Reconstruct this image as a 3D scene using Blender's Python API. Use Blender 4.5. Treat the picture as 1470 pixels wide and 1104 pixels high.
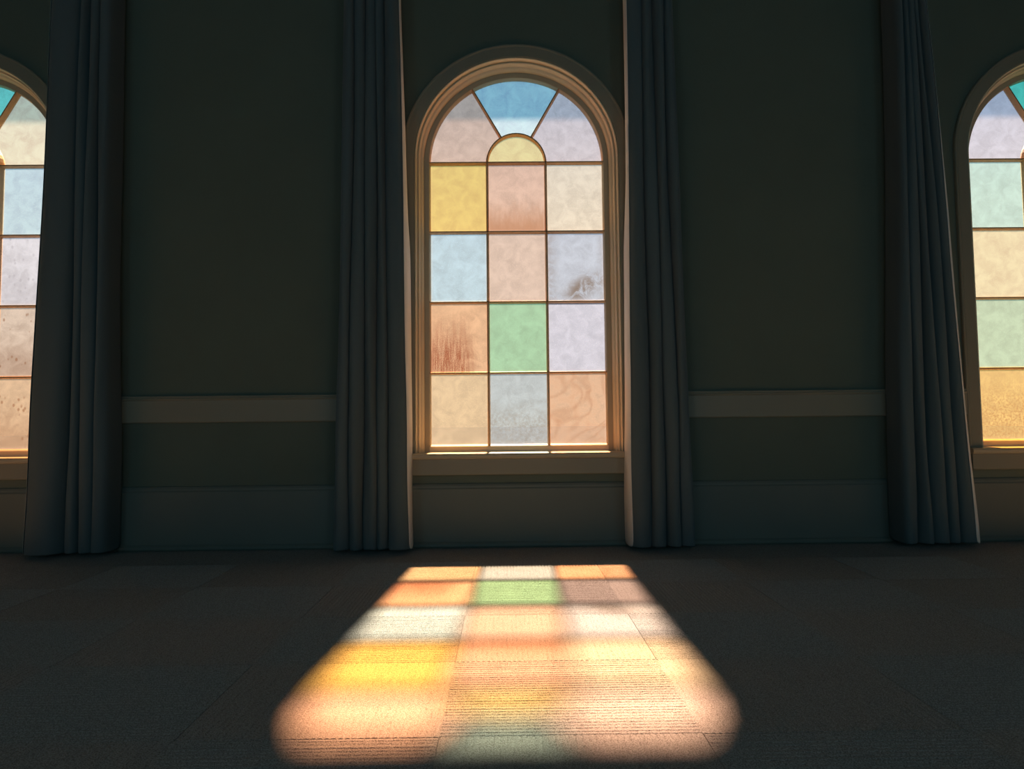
import bpy, bmesh, math, random
from mathutils import Vector, Matrix

# ------------------------------------------------------------------ scene, camera, world, sun
for o in list(bpy.data.objects):
    bpy.data.objects.remove(o, do_unlink=True)
SC = bpy.context.scene
COL = SC.collection
SC.view_settings.view_transform = 'Standard'
SC.view_settings.look = 'None'
SC.view_settings.gamma = 1.0
SC.view_settings.use_curve_mapping = False
SC.view_settings.exposure = 0.0
try:
    SC.cycles.use_denoising = True
    SC.cycles.max_bounces = 10
    SC.cycles.diffuse_bounces = 6
    SC.cycles.transparent_max_bounces = 24
    SC.cycles.sample_clamp_indirect = 6.0
except Exception:
    pass

FPX = 930.0                       # focal length in pixels of the 1470 wide frame
CAM = Vector((-0.07307, -3.87364, 0.715))
YAW, PITCH, ROLL = 0.00875, 0.05498, -0.00999
fw = Vector((math.sin(YAW) * math.cos(PITCH), math.cos(YAW) * math.cos(PITCH), math.sin(PITCH)))
rt = Vector((math.cos(YAW), -math.sin(YAW), 0.0))
up = rt.cross(fw)
r2 = rt * math.cos(ROLL) + up * math.sin(ROLL)
u2 = -rt * math.sin(ROLL) + up * math.cos(ROLL)
cd = bpy.data.cameras.new('camera')
cd.sensor_fit = 'HORIZONTAL'; cd.sensor_width = 36.0
cd.lens = FPX / 1470.0 * 36.0
cd.clip_start = 0.05; cd.clip_end = 500
cam = bpy.data.objects.new('camera', cd); COL.objects.link(cam)
cam.matrix_world = Matrix(((r2.x, u2.x, -fw.x, CAM.x), (r2.y, u2.y, -fw.y, CAM.y), (r2.z, u2.z, -fw.z, CAM.z), (0, 0, 0, 1)))
SC.camera = cam

# sky: pale haze near the horizon, blue overhead
SKY_STRENGTH = 1.08
w = bpy.data.worlds.new('sky'); SC.world = w; w.use_nodes = True
wn, wl = w.node_tree.nodes, w.node_tree.links
wn.clear()
wo = wn.new('ShaderNodeOutputWorld'); wb = wn.new('ShaderNodeBackground')
tc = wn.new('ShaderNodeTexCoord'); sx = wn.new('ShaderNodeSeparateXYZ'); rp = wn.new('ShaderNodeValToRGB')
wl.new(tc.outputs['Generated'], sx.inputs[0]); wl.new(sx.outputs['Z'], rp.inputs[0])
rp.color_ramp.elements[0].position = 0.0; rp.color_ramp.elements[0].color = (0.88, 0.90, 0.90, 1)
rp.color_ramp.elements[1].position = 1.0; rp.color_ramp.elements[1].color = (0.38, 0.58, 0.86, 1)
e_ = rp.color_ramp.elements.new(0.26); e_.color = (0.84, 0.89, 0.94, 1)
e_ = rp.color_ramp.elements.new(0.42); e_.color = (0.55, 0.75, 0.98, 1)
wl.new(rp.outputs[0], wb.inputs['Color']); wb.inputs['Strength'].default_value = SKY_STRENGTH
wl.new(wb.outputs[0], wo.inputs['Surface'])

# sun: enters through the windows, high and almost square to the wall
TAN_EL, DRIFT = 1.085, -0.035
sd = bpy.data.lights.new('sun', 'SUN'); sd.energy = 50.0; sd.angle = math.radians(2.7); sd.color = (1.0, 0.675, 0.46)
sun = bpy.data.objects.new('sun', sd); COL.objects.link(sun)
sun.location = (0, 6, 9)
sun.rotation_euler = Vector((DRIFT, -1.0, -TAN_EL)).to_track_quat('-Z', 'Y').to_euler()

FILL = 16.0            # power of each added cool fill lamp behind the viewer

# ------------------------------------------------------------------ dimensions (metres; glass plane is y = 0, room is y < 0)
S = 3.28761            # window spacing
GW = 0.52391           # glass half width = arch radius
CB = 0.17774           # vertical glazing bars at +-CB
ZS = 2.27558           # spring line
RP = 0.42595           # pane row pitch
ZB = ZS - 4 * RP       # bottom of the glass
YW = -0.105            # wall face
YO = 0.04              # outer wall face
ROOM_X0, ROOM_X1, ROOM_Y0, ROOM_H = -6.2, 6.2, -8.6, 4.5
SILL_Z = 0.53

# ------------------------------------------------------------------ helpers
def mesh_obj(name, verts, faces, mat=None, parent=None, smooth=False, mats=None, fmat=None):
    me = bpy.data.meshes.new(name)
    me.from_pydata([tuple(v) for v in verts], [], faces)
    bm = bmesh.new(); bm.from_mesh(me)
    bmesh.ops.recalc_face_normals(bm, faces=bm.faces); bm.to_mesh(me); bm.free()
    for m in (mats or ([mat] if mat else [])):
        me.materials.append(m)
    if fmat:
        for p, k in zip(me.polygons, fmat): p.material_index = k
    if smooth:
        for p in me.polygons: p.use_smooth = True
    o = bpy.data.objects.new(name, me); COL.objects.link(o)
    if parent: o.parent = parent
    return o

def tag(o, label=None, cat=None, group=None, kind=None):
    if label: o['label'] = label
    if cat: o['category'] = cat
    if group: o['group'] = group
    if kind: o['kind'] = kind
    return o

def empty(name, loc):
    o = bpy.data.objects.new(name, None); COL.objects.link(o); o.location = loc
    o.empty_display_size = 0.1
    return o

def box(V, F, x0, x1, y0, y1, z0, z1):
    b = len(V)
    V += [(x0, y0, z0), (x1, y0, z0), (x1, y1, z0), (x0, y1, z0), (x0, y0, z1), (x1, y0, z1), (x1, y1, z1), (x0, y1, z1)]
    F += [tuple(b + i for i in f) for f in ((0, 3, 2, 1), (4, 5, 6, 7), (0, 1, 5, 4), (1, 2, 6, 5), (2, 3, 7, 6), (3, 0, 4, 7))]

def arch_path(z0, n=40):
    """centre-line points and outward normals: left leg, half circle, right leg (x relative to the window centre)"""
    P = [((0, z0), (-1, 0))]
    for i in range(n + 1):
        a = math.pi - math.pi * i / n
        P.append(((0, ZS), (math.cos(a), math.sin(a))))
    P.append(((0, z0), (1, 0)))
    return P

def sweep(path, prof):
    """closed profile [(r, y)] carried along path -> verts, faces (capped)"""
    V, F = [], []
    m = len(prof)
    for (c, nn) in path:
        for (r, y) in prof:
            V.append((c[0] + nn[0] * r, y, c[1] + nn[1] * r))
    for i in range(len(path) - 1):
        for j in range(m):
            k = (j + 1) % m
            F.append((i * m + j, i * m + k, (i + 1) * m + k, (i + 1) * m + j))
    F.append(tuple(range(m)))
    F.append(tuple((len(path) - 1) * m + j for j in reversed(range(m))))
    return V, F

def extrude_x(prof, x0, x1):
    """closed profile [(y, z)] extruded along x"""
    m = len(prof)
    V = [(x0, y, z) for y, z in prof] + [(x1, y, z) for y, z in prof]
    F = [(j, (j + 1) % m, m + (j + 1) % m, m + j) for j in range(m)]
    F += [tuple(range(m)), tuple(reversed(range(m, 2 * m)))]
    return V, F

# ------------------------------------------------------------------ materials
def srgb(r, g, b):
    f = lambda c: (c / 255 / 12.92) if c / 255 <= 0.04045 else ((c / 255 + 0.055) / 1.055) ** 2.4
    return (f(r), f(g), f(b))

class NT:
    def __init__(s, name):
        s.m = bpy.data.materials.new(name); s.m.use_nodes = True
        s.n, s.l = s.m.node_tree.nodes, s.m.node_tree.links
        s.n.clear(); s.out = s.n.new('ShaderNodeOutputMaterial')
    def new(s, t, **kw):
        nd = s.n.new(t)
        for k, v in kw.items(): setattr(nd, k, v)
        return nd
    def put(s, sock, v):
        if hasattr(v, 'is_output'): s.l.new(v, sock)
        elif isinstance(v, tuple) and len(v) == 3 and sock.type == 'RGBA': sock.default_value = (*v, 1)
        else: sock.default_value = v
    def math(s, op, a, b=0.0, clamp=False):
        nd = s.new('ShaderNodeMath', operation=op, use_clamp=clamp)
        s.put(nd.inputs[0], a); s.put(nd.inputs[1], b)
        return nd.outputs[0]
    def mix(s, f, a, b, mode='MIX'):
        nd = s.new('ShaderNodeMix', data_type='RGBA', blend_type=mode)
        s.put(nd.inputs[0], f); s.put(nd.inputs[6], a); s.put(nd.inputs[7], b)
        return nd.outputs[2]
    def noise(s, scale, detail=3.0, rough=0.55, vec=None, dist=0.0):
        nd = s.new('ShaderNodeTexNoise')
        nd.inputs['Scale'].default_value = scale; nd.inputs['Detail'].default_value = detail
        nd.inputs['Roughness'].default_value = rough; nd.inputs['Distortion'].default_value = dist
        if vec is not None: s.l.new(vec, nd.inputs['Vector'])
        return nd.outputs[0]
    def ramp(s, v, lo, hi):
        nd = s.new('ShaderNodeMapRange'); nd.clamp = True; nd.interpolation_type = 'SMOOTHSTEP'
        s.put(nd.inputs[0], v); nd.inputs[1].default_value = lo; nd.inputs[2].default_value = hi
        return nd.outputs[0]
    def vec(s, scale=(1, 1, 1), loc=(0, 0, 0), src='Object'):
        t = s.new('ShaderNodeTexCoord'); mp = s.new('ShaderNodeMapping')
        mp.inputs['Scale'].default_value = scale; mp.inputs['Location'].default_value = loc
        s.l.new(t.outputs[src], mp.inputs[0])
        return mp.outputs[0]

def paint(name, col, rough=0.6, var=0.12, scale=6.0, bump=0.15, bscale=60.0, spec=0.3):
    t = NT(name)
    b = t.new('ShaderNodeBsdfPrincipled')
    v = t.vec()
    n = t.noise(scale, 4.0, 0.6, v)
    c = t.mix(n, tuple(x * (1 - var) for x in col), tuple(min(1, x * (1 + var)) for x in col))
    t.put(b.inputs['Base Color'], c)
    b.inputs['Roughness'].default_value = rough
    b.inputs['Specular IOR Level'].default_value = spec
    bp = t.new('ShaderNodeBump'); bp.inputs['Strength'].default_value = bump; bp.inputs['Distance'].default_value = 0.003
    t.l.new(t.noise(bscale, 3.0, 0.6, v), bp.inputs['Height']); t.l.new(bp.outputs[0], b.inputs['Normal'])
    t.l.new(b.outputs[0], t.out.inputs[0])
    return t.m

M_WALL = paint('wall_paint', (0.125, 0.145, 0.110), 0.85, 0.10, 3.0, 0.2, 120)
M_TRIM_LIT = paint('trim_paint_lit', (0.74, 0.61, 0.42), 0.5, 0.06, 5.0, 0.08, 50)  # trim paint made paler, glow from the panes put into the colour
M_TRIM_HALF_LIT = paint('trim_paint_half_lit', (0.44, 0.365, 0.25), 0.5, 0.06, 5.0, 0.08, 50)  # trim paint between both tones, part of the window glow in the colour
M_TRIM = paint('trim_paint', (0.25, 0.225, 0.165), 0.45, 0.06, 5.0, 0.08, 50)
M_BASE = paint('baseboard_paint', (0.14, 0.155, 0.13), 0.5, 0.08, 5.0, 0.08, 50)
M_MUNTIN = paint('glazing_bar_paint', (0.46, 0.29, 0.15), 0.5, 0.2, 30.0, 0.2, 200)
M_CEIL = paint('ceiling_paint', (0.16, 0.17, 0.17), 0.9, 0.05)
M_OUT = paint('outside_render', (0.45, 0.43, 0.38), 0.9, 0.1)
M_GROUND = paint('pale_gravel', (0.063, 0.094, 0.135), 0.95, 0.2, 3.0, 0.1, 30, spec=0.0)

def carpet_mat():
    t = NT('carpet_pile')
    b = t.new('ShaderNodeBsdfPrincipled')
    v = t.vec()
    fine = t.noise(300.0, 2.0, 0.7, v)
    mid = t.noise(60.0, 3.0, 0.6, v)
    big = t.noise(2.2, 3.0, 0.6, v)
    c = t.mix(t.ramp(fine, 0.38, 0.60), (0.25, 0.225, 0.20), (0.51, 0.475, 0.44))
    c = t.mix(t.math('MULTIPLY', t.ramp(mid, 0.5, 0.75), 0.25), c, (0.33, 0.29, 0.25))
    c = t.mix(t.math('MULTIPLY', big, 0.18), c, (0.38, 0.31, 0.24))
    t.put(b.inputs['Base Color'], c)
    b.inputs['Roughness'].default_value = 0.95; b.inputs['Specular IOR Level'].default_value = 0.1
    bp = t.new('ShaderNodeBump'); bp.inputs['Strength'].default_value = 1.0; bp.inputs['Distance'].default_value = 0.004
    t.l.new(fine, bp.inputs['Height']); t.l.new(bp.outputs[0], b.inputs['Normal'])
    t.l.new(b.outputs[0], t.out.inputs[0])
    return t.m
M_CARPET = carpet_mat()

def curtain_mat(name, c0, c1):
    t = NT(name)
    b = t.new('ShaderNodeBsdfPrincipled')
    v = t.vec()
    n = t.noise(5.0, 4.0, 0.6, t.vec((1, 1, 0.15)))
    weave = t.noise(700.0, 1.0, 0.5, v)
    c = t.mix(n, c0, c1)
    t.put(b.inputs['Base Color'], c)
    b.inputs['Roughness'].default_value = 0.9; b.inputs['Specular IOR Level'].default_value = 0.15
    b.inputs['Sheen Weight'].default_value = 0.15
    bp = t.new('ShaderNodeBump'); bp.inputs['Strength'].default_value = 0.35; bp.inputs['Distance'].default_value = 0.002
    t.l.new(weave, bp.inputs['Height']); t.l.new(bp.outputs[0], b.inputs['Normal'])
    t.l.new(b.outputs[0], t.out.inputs[0])
    return t.m
M_CURTAIN = curtain_mat('curtain_weave', (0.085, 0.112, 0.116), (0.115, 0.148, 0.152))
M_LIT_EDGE = curtain_mat('curtain_lit_edge', (0.72, 0.67, 0.61), (0.80, 0.75, 0.69))  # pale version of the curtain cloth, window glow put into the colour

def clear_glass():
    t = NT('clear_glass_back')
    tr = t.new('ShaderNodeBsdfTransparent'); tr.inputs[0].default_value = (0.97, 0.97, 0.97, 1)
    t.l.new(tr.outputs[0], t.out.inputs[0])
    return t.m
M_CLEAR = clear_glass()

GSEED = [0]
def stained(name, tint, dust=0.42, dustk=0.108, dustc=(1, 1, 1), dustmix=0.35, mode='dusty', stain=None, amount=0.5):
    """tinted cathedral glass: part of the light goes straight through, part is scattered by dust on the inner face"""
    GSEED[0] += 1
    k = GSEED[0]
    t = NT(name)
    v = t.vec(loc=(k * 3.7, k * 1.9, k * 2.3))
    g = t.new('ShaderNodeTexCoord'); gs = t.new('ShaderNodeSeparateXYZ'); t.l.new(g.outputs['Generated'], gs.inputs[0])
    gx, gz = gs.outputs['X'], gs.outputs['Z']
    cloud = t.noise(14.0, 5.0, 0.6, v, 0.6)
    speck = t.noise(130.0, 3.0, 0.7, v)
    c = t.mix(t.ramp(cloud, 0.25, 0.75), tuple(x * 0.86 for x in tint), tuple(min(1.0, x * 1.16) for x in tint))
    c = t.mix(t.math('MULTIPLY', t.ramp(speck, 0.52, 0.70), 0.6), c, tuple(min(1.0, x * 1.25 + 0.03) for x in tint))
    st = stain or tuple(x * 0.55 for x in tint)
    m = None
    if mode == 'streak':          # heavy vertical streaks, low and to the left
        s1 = t.noise(1.0, 4.0, 0.65, t.vec((70, 1, 6), (k, 0, 0)))
        s2 = t.noise(170.0, 2.0, 0.7, v)
        low = t.math('MULTIPLY', t.ramp(gz, 1.02, 0.10), t.ramp(t.math('ADD', gx, t.math('MULTIPLY', cloud, 0.25)), 1.02, 0.62))
        m = t.math('MULTIPLY', low, t.math('ADD', t.math('MULTIPLY', t.ramp(s1, 0.38, 0.64), 0.55), t.math('ADD', t.math('MULTIPLY', t.ramp(s2, 0.4, 0.62), 0.45), 0.18)), True)
    elif mode == 'bottom':        # grime gathered along the lower edge
        s1 = t.noise(1.0, 4.0, 0.65, t.vec((40, 1, 10), (k, 0, 0)))
        m = t.math('MULTIPLY', t.ramp(t.math('ADD', gz, t.math('MULTIPLY', s1, -0.35)), 0.35, -0.15), 1.0, True)
    elif mode == 'smear':         # one brown smear, low and to the right
        n1 = t.noise(14.0, 5.0, 0.7, v, 0.8)
        dx = t.math('SUBTRACT', gx, 0.62); dz = t.math('SUBTRACT', t.math('SUBTRACT', gz, 0.2), t.math('MULTIPLY', dx, 0.35))
        d = t.math('SQRT', t.math('ADD', t.math('MULTIPLY', t.math('MULTIPLY', dx, dx), 3.6), t.math('MULTIPLY', t.math('MULTIPLY', dz, dz), 13.0)))
        edge = t.ramp(t.math('ABSOLUTE', t.math('SUBTRACT', gx, 0.55)), 0.28, 0.52)
        m = t.math('MULTIPLY', t.math('ADD', t.ramp(d, 1.0, 0.1), t.math('MULTIPLY', edge, 0.5)), t.ramp(n1, 0.36, 0.60), True)
    elif mode == 'drops':         # dried drops
        vo = t.new('ShaderNodeTexVoronoi'); vo.inputs['Scale'].default_value = 34.0
        t.l.new(t.vec((1, 1, 0.7), (k, 0, k)), vo.inputs['Vector'])
        dr = t.math('MULTIPLY', t.ramp(vo.outputs['Distance'], 0.32, 0.14), t.ramp(t.noise(11.0, 2.0, 0.5, v), 0.46, 0.56))
        m = t.math('ADD', t.math('MULTIPLY', dr, 0.8), t.math('MULTIPLY', t.ramp(t.math('ADD', gz, t.math('MULTIPLY', cloud, 0.8)), 1.25, 0.35), 0.55), True)
    elif mode == 'swirl':         # wiped swirls
        s1 = t.noise(3.5, 2.0, 0.4, v, 1.6)
        band = t.math('ABSOLUTE', t.math('SUBTRACT', s1, 0.5))
        m = t.ramp(band, 0.07, 0.0)
        m = t.math('ADD', t.math('MULTIPLY', m, 0.5), t.math('MULTIPLY', t.ramp(cloud, 0.45, 0.7), 0.5), True)
    elif mode == 'grain':         # coarse mottling
        m = t.ramp(t.noise(75.0, 4.0, 0.75, v), 0.42, 0.62)
        m = t.math('MULTIPLY', m, t.ramp(gz, 1.05, 0.3), True)
    elif mode == 'haze':          # dull horizontal band of dust
        m = t.math('MULTIPLY', t.ramp(t.math('ADD', gz, t.math('MULTIPLY', cloud, 0.5)), 0.95, 0.5), t.ramp(t.noise(60.0, 3.0, 0.7, v), 0.3, 0.7), True)
    if m is not None:
        c = t.mix(t.math('MULTIPLY', m, amount, True), c, st)
    # putty and wiped dust left along the edges of the pane
    ex = t.math('MINIMUM', gx, t.math('SUBTRACT', 1.0, gx)); ez = t.math('MINIMUM', gz, t.math('SUBTRACT', 1.0, gz))
    ed = t.ramp(t.math('MINIMUM', ex, ez), 0.055, 0.02)
    c = t.mix(t.math('MULTIPLY', ed, 0.25), c, tuple(min(1.0, x * 1.15 + 0.05) for x in tint))
    tr = t.new('ShaderNodeBsdfTransparent'); t.l.new(c, tr.inputs[0])
    tl = t.new('ShaderNodeBsdfTranslucent')
    t.l.new(t.mix(1.0, t.mix(dustmix, c, (0.72, 0.76, 0.80)), tuple(dustk * q for q in dustc), 'MULTIPLY'), tl.inputs[0])
    mx = t.new('ShaderNodeMixShader')
    t.put(mx.inputs[0], t.math('ADD', dust, t.math('MULTIPLY', ed, 0.1), True))
    t.l.new(tr.outputs[0], mx.inputs[1]); t.l.new(tl.outputs[0], mx.inputs[2])
    t.l.new(mx.outputs[0], t.out.inputs[0])
    return t.m

# ------------------------------------------------------------------ the room
def build_room():
    # wall with three arched openings
    V, F = [], []
    RO = 0.60
    def quad(a, b, c, d):
        i = len(V); V.extend([a, b, c, d]); F.append((i, i + 1, i + 2, i + 3))
    xs = [ROOM_X0]
    for k in (-1, 0, 1): xs += [k * S - RO - 0.15, k * S + RO + 0.15]
    xs.append(ROOM_X1)
    for Y in (YW, YO):
        for i in range(0, len(xs), 2):
            quad((xs[i], Y, -0.3), (xs[i + 1], Y, -0.3), (xs[i + 1], Y, ROOM_H), (xs[i], Y, ROOM_H))
        for k in (-1, 0, 1):
            cx = k * S; a, b = cx - RO - 0.15, cx + RO + 0.15
            quad((a, Y, -0.3), (b, Y, -0.3), (b, Y, 0.5), (a, Y, 0.5))
            quad((a, Y, 0.5), (cx - RO, Y, 0.5), (cx - RO, Y, ZS), (a, Y, ZS))
            quad((cx + RO, Y, 0.5), (b, Y, 0.5), (b, Y, ZS), (cx + RO, Y, ZS))
            n = 48; R2 = RO + 0.15
            for i in range(n):
                a0, a1 = math.pi * i / n, math.pi * (i + 1) / n
                def outer(t):
                    c, s = math.cos(t), math.sin(t); m = max(abs(c), abs(s)); return (cx + R2 * c / m, Y, ZS + R2 * s / m)
                quad((cx + RO * math.cos(a0), Y, ZS + RO * math.sin(a0)), outer(a0), outer(a1), (cx + RO * math.cos(a1), Y, ZS + RO * math.sin(a1)))
            quad((a, Y, ZS + R2), (b, Y, ZS + R2), (b, Y, ROOM_H), (a, Y, ROOM_H))
    for k in (-1, 0, 1):     # reveals
        P = [(k * S + nn[0] * RO + c[0], c[1] + nn[1] * RO) for c, nn in arch_path(0.5, 48)]
        P.append(P[0])
        for (x0, z0), (x1, z1) in zip(P, P[1:]):
            quad((x0, YW, z0), (x1, YW, z1), (x1, YO, z1), (x0, YO, z0))
    me = bpy.data.meshes.new('wall_front'); me.from_pydata(V, [], F)
    bm = bmesh.new(); bm.from_mesh(me); bmesh.ops.remove_doubles(bm, verts=bm.verts, dist=1e-5)
    bmesh.ops.recalc_face_normals(bm, faces=bm.faces); bm.to_mesh(me); bm.free()
    me.materials.append(M_WALL)
    o = bpy.data.objects.new('wall_front', me); COL.objects.link(o)
    tag(o, 'dark olive painted wall holding the three arched stained glass windows', 'wall', kind='structure')
    def plain(name, b, mat, label, cat):
        V, F = [], []; box(V, F, *b)
        tag(mesh_obj(name, V, F, mat), label, cat, kind='structure')
    plain('wall_left', (ROOM_X0 - 0.2, ROOM_X0, ROOM_Y0, YO, -0.3, ROOM_H), M_WALL, 'dark side wall at the left end of the room', 'wall')
    plain('wall_right', (ROOM_X1, ROOM_X1 + 0.2, ROOM_Y0, YO, -0.3, ROOM_H), M_WALL, 'dark side wall at the right end of the room', 'wall')
    V, F = [], []
    xb = [ROOM_X0 - 0.2]
    for k in (-1, 0, 1): xb += [k * S - 0.55, k * S + 0.55]
    xb.append(ROOM_X1 + 0.2)
    for i in range(0, len(xb), 2): box(V, F, xb[i], xb[i + 1], ROOM_Y0 - 0.2, ROOM_Y0, -0.3, ROOM_H)
    for k in (-1, 0, 1):
        box(V, F, k * S - 0.55, k * S + 0.55, ROOM_Y0 - 0.2, ROOM_Y0, -0.3, 1.0)
        box(V, F, k * S - 0.55, k * S + 0.55, ROOM_Y0 - 0.2, ROOM_Y0, 3.0, ROOM_H)
    tag(mesh_obj('wall_back', V, F, M_WALL), 'dark wall behind the viewer opposite the arched windows', 'wall', kind='structure')
    # added cool fill lamps in unseen openings made for them in the back wall
    for k in (-1, 0, 1):
        ad = bpy.data.lights.new('back_fill', 'AREA'); ad.shape = 'RECTANGLE'; ad.size = 1.1; ad.size_y = 2.0
        ad.energy = FILL; ad.color = (0.16, 0.72, 1.0)
        ao = bpy.data.objects.new('back_fill', ad); COL.objects.link(ao)
        ao.location = (k * S, ROOM_Y0 - 0.1, 2.0)
        ao.rotation_euler = Vector((0, 1, 0)).to_track_quat('-Z', 'Z').to_euler()
    plain('ceiling', (ROOM_X0 - 0.2, ROOM_X1 + 0.2, ROOM_Y0 - 0.2, YO, ROOM_H, ROOM_H + 0.2), M_CEIL, 'plain dark ceiling above the windows', 'ceiling')
    # roof overhang outside: its shadow falls across the heads of the windows
    ze = 2.552 + 0.5 * TAN_EL
    plain('roof_overhang', (-7.5, 7.5, YO + 0.001, 0.5, ze, ze + 0.16), M_OUT, 'roof overhang outside shading the heads of the arched windows', 'roof')
    plain('ground', (-60, 60, YO + 0.001, 120, -0.75, -0.55), M_GROUND, 'pale gravel ground outside beyond the windows', 'ground')

build_room()

# ------------------------------------------------------------------ carpet of square ribbed tiles laid in quarter turns
TX, TY = 0.60, 0.457
def build_floor():
    V, F = [], []
    box(V, F, ROOM_X0, ROOM_X1, ROOM_Y0, YW, -0.3, -0.012)
    fl = mesh_obj('floor', V, F, M_CARPET)
    tag(fl, 'carpet tile floor in front of the arched windows, sunlit in the middle', 'floor', kind='structure')
    g, seg = 0.0003, 4
    def tile(across):
        """one tile; ribs repeat along x (across = 0) or along y (across = 1)"""
        L, W = (TX, TY) if across == 0 else (TY, TX)
        nr = round(L / 0.0152)
        V, F = [], []
        n = nr * seg
        rnd = random.Random(4 + across)
        put = lambda u, v, h: (u, v, h) if across == 0 else (v, u, h)
        for i in range(n + 1):
            u = i / n
            hgt = -0.002 + 0.002 * abs(math.sin(math.pi * u * nr)) ** 0.7 + rnd.uniform(-0.0003, 0.0003)
            if i in (0, n): hgt = -0.0025
            x = g + (L - 2 * g) * u - L / 2
            V += [put(x, -W / 2 + g, hgt), put(x, W / 2 - g, hgt)]
            if i: F.append((2 * i - 2, 2 * i, 2 * i + 1, 2 * i - 1))
        b = len(V)
        V += [put(-L / 2 + g, -W / 2 + g, -0.012), put(L / 2 - g, -W / 2 + g, -0.012), put(L / 2 - g, W / 2 - g, -0.012), put(-L / 2 + g, W / 2 - g, -0.012)]
        F += [(b, b + 1, b + 2, b + 3), (0, 1, b + 3, b), (2 * n, b + 1, b + 2, 2 * n + 1)]
        F.append(tuple([b, b + 1] + [2 * i for i in range(n, -1, -1)]))
        F.append(tuple([b + 3, b + 2] + [2 * i + 1 for i in range(n, -1, -1)]))
        return mesh_obj('carpet_tile', V, F, M_CARPET, fl)
    protos, used = [tile(0), tile(1)], [False, False]
    X0, Y0 = -0.233, -1.905     # one joint crossing, read from the floor
    for i in range(-7, 8):
        for j in range(-5, 4):
            cx, cy = X0 + (i + 0.5) * TX, Y0 + (j + 0.5) * TY
            if cy + TY / 2 > YW + 0.02: continue
            q = (i + j) % 2     # quarter turns
            o = protos[q].copy() if used[q] else protos[q]
            if used[q]: COL.objects.link(o)
            used[q] = True
            o.location = (cx, cy, 0.0)
build_floor()

# ------------------------------------------------------------------ trim
def shell(name, prof, x0, x1, mat, label, cat):
    V, F = extrude_x(prof, x0, x1)
    return tag(mesh_obj(name, V, F, mat), label, cat, kind='structure')

yb = YW - 0.022
base_prof = [(YW, 0), (yb, 0), (yb, 0.318), (yb + 0.004, 0.326), (yb + 0.004, 0.334), (yb + 0.010, 0.346), (YW + 0.004, 0.354), (YW, 0.354)]
base_prof = [(YW, 0.0), (yb - 0.012, 0.0), (yb - 0.012, 0.012), (yb - 0.004, 0.022), (yb, 0.024), (yb, 0.322), (yb + 0.005, 0.330), (yb + 0.006, 0.340), (yb + 0.012, 0.352), (YW, 0.354)]
shell('baseboard_front', base_prof, ROOM_X0, ROOM_X1, M_BASE, 'tall dark baseboard running under the windows and curtains', 'baseboard')
yr = YW - 0.024
rail_prof = [(YW, 0.718), (yr + 0.006, 0.718), (yr, 0.724), (yr, 0.846), (yr - 0.006, 0.850), (yr - 0.008, 0.855), (yr - 0.006, 0.860), (yr - 0.002, 0.862), (yr - 0.004, 0.866), (yr - 0.003, 0.871), (YW, 0.873)]
rl = ['far left stretch of wide chair rail beyond the left window', 'wide chair rail on the wall between the left and middle windows',
      'wide chair rail on the wall between the middle and right windows', 'far right stretch of wide chair rail beyond the right window']
for i, (a, b) in enumerate(((ROOM_X0, -S - 0.683), (-S + 0.683, -0.683), (0.683, S - 0.683), (S + 0.683, ROOM_X1))):
    shell('trim_%d' % (i + 1), rail_prof, a, b, M_TRIM, rl[i], 'chair rail')

# ------------------------------------------------------------------ windows
def arc_pts(r, a0, a1, n):
    return [(r * math.cos(a0 + (a1 - a0) * i / n), ZS + r * math.sin(a0 + (a1 - a0) * i / n)) for i in range(n + 1)]

def pane(poly, mat, parent):
    """glass of 5 mm: tinted dusty inner face, clear outer face and edges"""
    cx = sum(p[0] for p in poly) / len(poly); cz = sum(p[1] for p in poly) / len(poly)
    n = len(poly)
    V = [(x - cx, 0.0, z - cz) for x, z in poly] + [(x - cx, 0.005, z - cz) for x, z in poly]
    F = [tuple(range(n)), tuple(range(n, 2 * n))] + [(j, (j + 1) % n, n + (j + 1) % n, n + j) for j in range(n)]
    o = mesh_obj('pane', V, F, parent=parent, mats=[mat, M_CLEAR], fmat=[0] + [1] * (n + 1))
    o.location = (cx, 0, cz)
    return o

MPROF = [(-0.0035, -0.030), (0.0035, -0.030), (0.0085, -0.006), (0.0085, 0.001), (0.005, 0.010), (-0.005, 0.010), (-0.0085, 0.001), (-0.0085, -0.006)]
def bar(path, parent):
    V, F = sweep(path, MPROF)
    return mesh_obj('glazing_bar', V, F, M_MUNTIN, parent)

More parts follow.
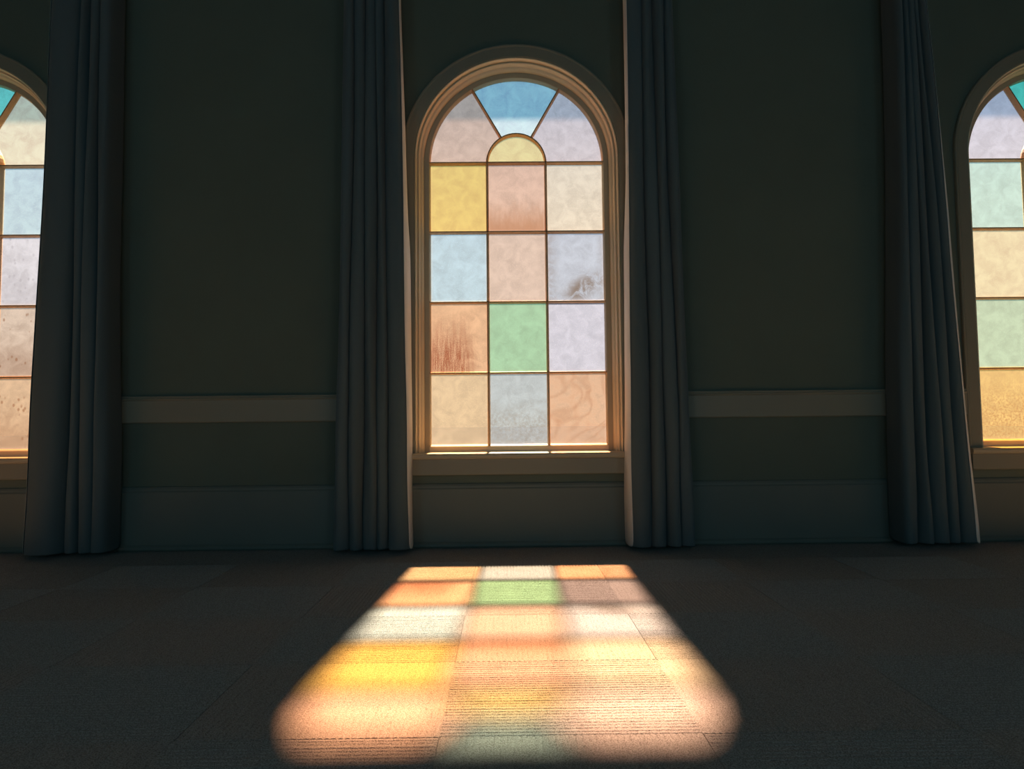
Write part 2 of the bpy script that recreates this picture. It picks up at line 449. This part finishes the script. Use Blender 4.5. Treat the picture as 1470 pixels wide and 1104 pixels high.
def build_window(idx, cx, cols, label):
    root = empty('window_%d' % idx, (cx, 0, 0))
    tag(root, label, 'window', kind='structure')
    ap = arch_path(SILL_Z, 48)
    # flat casing on the wall
    V, F = sweep(ap, [(0.602, YW + 0.02), (0.602, -0.121), (0.606, -0.125), (0.664, -0.125), (0.670, -0.129), (0.677, -0.129), (0.681, -0.124), (0.681, YW + 0.02)])
    mesh_obj('casing', V, F, M_TRIM, root)
    # stepped moulding: bead, groove, bead, cove
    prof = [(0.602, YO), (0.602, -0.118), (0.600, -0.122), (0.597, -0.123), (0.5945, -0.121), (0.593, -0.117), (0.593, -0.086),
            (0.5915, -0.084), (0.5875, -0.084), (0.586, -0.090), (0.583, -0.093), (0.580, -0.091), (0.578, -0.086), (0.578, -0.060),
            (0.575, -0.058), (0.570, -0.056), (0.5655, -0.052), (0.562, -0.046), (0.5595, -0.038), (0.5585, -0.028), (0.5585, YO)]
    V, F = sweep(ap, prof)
    mesh_obj('moulding', V, F, M_TRIM_LIT, root)
    # sash: stile following the arch, and bottom rail
    V, F = sweep(arch_path(SILL_Z - 0.02, 48), [(0.558, 0.014), (0.558, -0.027), (0.5295, -0.027), (0.5265, -0.024), (0.5215, -0.004), (0.5215, 0.008), (0.530, 0.014)])
    sash = mesh_obj('sash', V, F, M_TRIM_HALF_LIT, root)
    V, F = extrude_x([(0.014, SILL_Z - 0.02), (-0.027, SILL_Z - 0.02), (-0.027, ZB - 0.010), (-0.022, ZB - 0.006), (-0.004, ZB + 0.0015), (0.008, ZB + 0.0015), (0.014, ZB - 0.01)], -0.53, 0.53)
    mesh_obj('bottom_rail', V, F, M_TRIM_LIT, root)
    # stool and apron
    V, F = extrude_x([(0.03, 0.495), (-0.158, 0.495), (-0.168, 0.499), (-0.173, 0.508), (-0.173, 0.518), (-0.168, 0.527), (-0.160, SILL_Z), (0.03, SILL_Z)], -0.69, 0.69)
    mesh_obj('window_sill', V, F, M_TRIM_HALF_LIT, root)
    V, F = extrude_x([(YW, 0.404), (-0.146, 0.404), (-0.150, 0.409), (-0.150, 0.497), (YW, 0.497)], -0.68, 0.68)
    mesh_obj('apron', V, F, M_TRIM, root)
    # outside sill
    V, F = extrude_x([(0.03, 0.44), (0.24, 0.44), (0.24, 0.48), (0.03, 0.515)], -0.60, 0.60)
    mesh_obj('outer_sill', V, F, M_OUT, root)
    # glazing bars
    for x in (-CB, CB):
        bar([((x, ZB - 0.006), (-1, 0)), ((x, ZS), (-1, 0))], root)
    for i in range(4):
        z = ZS - i * RP
        bar([((-GW - 0.004, z), (0, 1)), ((GW + 0.004, z), (0, 1))], root)
    n = 24
    V, F = sweep([((0, ZS), (math.cos(math.pi - math.pi * i / n), math.sin(math.pi - math.pi * i / n))) for i in range(n + 1)], [(CB + a, b) for a, b in MPROF])
    mesh_obj('glazing_bar', V, F, M_MUNTIN, root)
    for a in (math.radians(60), math.radians(120)):
        d = (math.cos(a), math.sin(a)); nn = (-d[1], d[0])
        bar([((d[0] * CB, ZS + d[1] * CB), nn), ((d[0] * (GW + 0.004), ZS + d[1] * (GW + 0.004)), nn)], root)
    # panes
    e = 0.0
    A = math.radians
    pane(arc_pts(GW, A(180), A(120), 14) + arc_pts(CB, A(120), A(180), 10), cols['al'], root)
    pane(arc_pts(GW, A(120), A(60), 14) + arc_pts(CB, A(60), A(120), 10), cols['at'], root)
    pane(arc_pts(GW, A(60), A(0), 14) + arc_pts(CB, A(0), A(60), 10), cols['ar'], root)
    pane(arc_pts(CB, A(180), A(0), 20), cols['semi'], root)
    xs = (-GW, -CB, CB, GW)
    for r in range(4):
        z1 = ZS - r * RP; z0 = z1 - RP
        for c in range(3):
            pane([(xs[c], z0), (xs[c + 1], z0), (xs[c + 1], z1), (xs[c], z1)], cols['rows'][r][c], root)
    return root

G = lambda n, c, **k: stained('glass_' + n, srgb(*c), **k)
mid = dict(
    al=G('rose_beige', (230, 196, 172), dust=0.3), at=G('sky_blue', (192, 240, 252), dust=0.45, dustk=0.13, dustc=(1.25, 1.15, 1.2)), ar=G('pink_lavender', (228, 214, 210), dust=0.3),
    semi=G('straw_yellow', (250, 228, 160)),
    rows=[
        [G('yellow', (248, 212, 116)), G('peach', (232, 196, 172), mode='bottom', stain=srgb(196, 130, 80), amount=0.8), G('cream', (240, 230, 206))],
        [G('pale_blue', (182, 212, 224), dust=0.26, dustk=0.15), G('rose', (222, 202, 186)), G('grey_blue', (190, 202, 216), dust=0.28, dustk=0.14, mode='smear', stain=srgb(112, 92, 72), amount=0.95)],
        [G('orange', (230, 192, 154), mode='streak', stain=srgb(158, 66, 12), amount=0.9, dustmix=0.1), G('green', (158, 214, 174)), G('lavender', (230, 224, 234), dust=0.76, dustk=0.10, dustc=(0.78, 1.05, 1.42))],
        [G('beige', (226, 203, 162)), G('pale_grey', (184, 204, 212), mode='haze', stain=srgb(158, 158, 148), amount=0.7), G('tan', (228, 190, 156), mode='swirl', stain=srgb(190, 132, 88), amount=0.7)],
    ])
left = dict(
    al=G('rose_beige_b', (226, 205, 190)), at=G('aqua', (128, 232, 214), dust=0.3), ar=G('pale_cream', (250, 238, 206)), semi=G('blush', (240, 208, 196)),
    rows=[
        [G('amber_b', (240, 205, 130)), G('yellow_b', (250, 224, 150)), G('light_blue', (192, 228, 248))],
        [G('green_b', (190, 220, 195)), G('rose_b', (226, 200, 190)), G('ice_lavender', (220, 226, 238), mode='drops', stain=srgb(170, 174, 186), amount=0.6)],
        [G('blue_b', (190, 215, 230)), G('cream_b', (236, 220, 196)), G('clear_brown', (214, 200, 184), mode='drops', stain=srgb(150, 104, 68), amount=0.95)],
        [G('tan_b', (225, 185, 145)), G('peach_b', (228, 196, 160)), G('beige_brown', (218, 188, 152), mode='drops', stain=srgb(170, 116, 66), amount=0.95)],
    ])
right = dict(
    al=G('ice_grey', (220, 222, 234)), at=G('teal', (96, 222, 196), dust=0.3), ar=G('cream_c', (240, 228, 200)), semi=G('peach_c', (240, 206, 180)),
    rows=[
        [G('pale_aqua', (200, 238, 226)), G('yellow_c', (246, 220, 150)), G('rose_c', (226, 200, 190))],
        [G('pale_yellow', (248, 230, 186)), G('blue_c', (190, 215, 230)), G('lavender_c', (220, 212, 226))],
        [G('sea_green', (194, 224, 192)), G('peach_d', (230, 195, 165)), G('cream_d', (236, 222, 196))],
        [G('amber', (246, 204, 122), mode='grain', stain=srgb(206, 142, 48), amount=0.75), G('grey_c', (205, 212, 215)), G('tan_c', (225, 185, 145))],
    ])
build_window(1, -S, left, 'left arched stained glass window, cut off by the photo edge')
build_window(2, 0.0, mid, 'middle arched stained glass window seen whole, sunlight falling below it')
build_window(3, S, right, 'right arched stained glass window, cut off by the photo edge')

# ------------------------------------------------------------------ curtains
def lerp_curve(pts, z):
    """pts = [(z, x)] ascending in z"""
    if z <= pts[0][0]: return pts[0][1]
    for (a, xa), (b, xb) in zip(pts, pts[1:]):
        if z <= b:
            t = (z - a) / (b - a); t = t * t * (3 - 2 * t) if len(pts) == 2 else t
            return xa + (xb - xa) * t
    return pts[-1][1]

def build_curtain(inner, outer, lobes, label, seed, q=6):
    """inner / outer: [(z, x)] edges on the window side and the wall side; lobes: pleat boundaries, 0 = wall side, 1 = window side"""
    rnd = random.Random(seed)
    sgn = 1 if inner[0][1] > outer[0][1] else -1
    ztop, zbot, nz = ROOM_H - 0.35, 0.012, 56
    # cross-section as (fraction, extra depth) points
    sec = [(0.015, -0.115, 0), (0.0, -0.03, 0)]
    K = 9
    for a, b in zip(lobes, lobes[1:]):
        last = b >= 0.999
        d = 0.045 + 0.3 * (b - a) * 0.32
        for i in range(K + 1):
            u = i / K
            if last and i > K - 2: break
            sec.append((a + (b - a) * (0.5 - 0.5 * math.cos(math.pi * u)), d * math.sin(math.pi * u) ** 0.75 if 0 < u < 1 else 0.0, 1))
    sec += [(0.992, 0.030, 1), (1.0, 0.004, 1), (0.996, -0.03, 1), (0.99, -0.07, 0), (0.985, -0.115, 0)]
    ph = [rnd.uniform(0, 6.28) for _ in sec]
    cx = sum(x for _, x in inner + outer) / (len(inner) + len(outer))
    V, F = [], []
    m = len(sec)
    for i in range(nz + 1):
        z = zbot + (ztop - zbot) * i / nz
        xi, xo = lerp_curve(inner, z), lerp_curve(outer, z)
        for j, (f, d, wv) in enumerate(sec):
            wob = 0.004 * math.sin(z * 2.3 + ph[0] + j * 0.35) + 0.0025 * math.sin(z * 7.0 + ph[1] + j * 0.2) * max(0.0, 1.4 - z)
            x = xo + (xi - xo) * f + wob
            if j >= m - 3: x -= sgn * 0.018 * (j - m + 4) * max(0.0, min(1.0, (z - 1.7) / 1.1))
            y = -0.245 - d * (1.0 + 0.12 * math.sin(z * 1.7 + j * 0.5 + ph[2])) + 0.004 * math.sin(z * 3.1 + j)
            V.append((x - cx, min(y, YW - 0.03), z))
    for i in range(nz):
        for j in range(m - 1):
            F.append((i * m + j, i * m + j + 1, (i + 1) * m + j + 1, (i + 1) * m + j))
    o = mesh_obj('curtain', V, F, M_CURTAIN, smooth=True)
    o.location = (cx, 0, 0)
    md = o.modifiers.new('thickness', 'SOLIDIFY'); md.thickness = 0.004; md.offset = 0.0
    md = o.modifiers.new('smooth', 'SUBSURF'); md.levels = 1; md.render_levels = 1
    # added pale strip: window glow on the curtain edge put into its colour
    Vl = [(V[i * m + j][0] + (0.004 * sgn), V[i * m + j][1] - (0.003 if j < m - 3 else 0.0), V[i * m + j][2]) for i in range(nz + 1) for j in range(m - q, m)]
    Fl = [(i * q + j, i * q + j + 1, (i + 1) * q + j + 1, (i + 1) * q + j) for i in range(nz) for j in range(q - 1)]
    li = mesh_obj('lit_edge', Vl, Fl, M_LIT_EDGE, o, smooth=True)
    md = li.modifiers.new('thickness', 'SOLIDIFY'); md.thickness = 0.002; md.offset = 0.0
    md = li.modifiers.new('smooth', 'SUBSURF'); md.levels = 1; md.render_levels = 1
    li['label'] = 'pale strip standing for the lit curtain edge'
    tag(o, label, 'curtain', 'long grey-blue curtains beside the windows')
    return o

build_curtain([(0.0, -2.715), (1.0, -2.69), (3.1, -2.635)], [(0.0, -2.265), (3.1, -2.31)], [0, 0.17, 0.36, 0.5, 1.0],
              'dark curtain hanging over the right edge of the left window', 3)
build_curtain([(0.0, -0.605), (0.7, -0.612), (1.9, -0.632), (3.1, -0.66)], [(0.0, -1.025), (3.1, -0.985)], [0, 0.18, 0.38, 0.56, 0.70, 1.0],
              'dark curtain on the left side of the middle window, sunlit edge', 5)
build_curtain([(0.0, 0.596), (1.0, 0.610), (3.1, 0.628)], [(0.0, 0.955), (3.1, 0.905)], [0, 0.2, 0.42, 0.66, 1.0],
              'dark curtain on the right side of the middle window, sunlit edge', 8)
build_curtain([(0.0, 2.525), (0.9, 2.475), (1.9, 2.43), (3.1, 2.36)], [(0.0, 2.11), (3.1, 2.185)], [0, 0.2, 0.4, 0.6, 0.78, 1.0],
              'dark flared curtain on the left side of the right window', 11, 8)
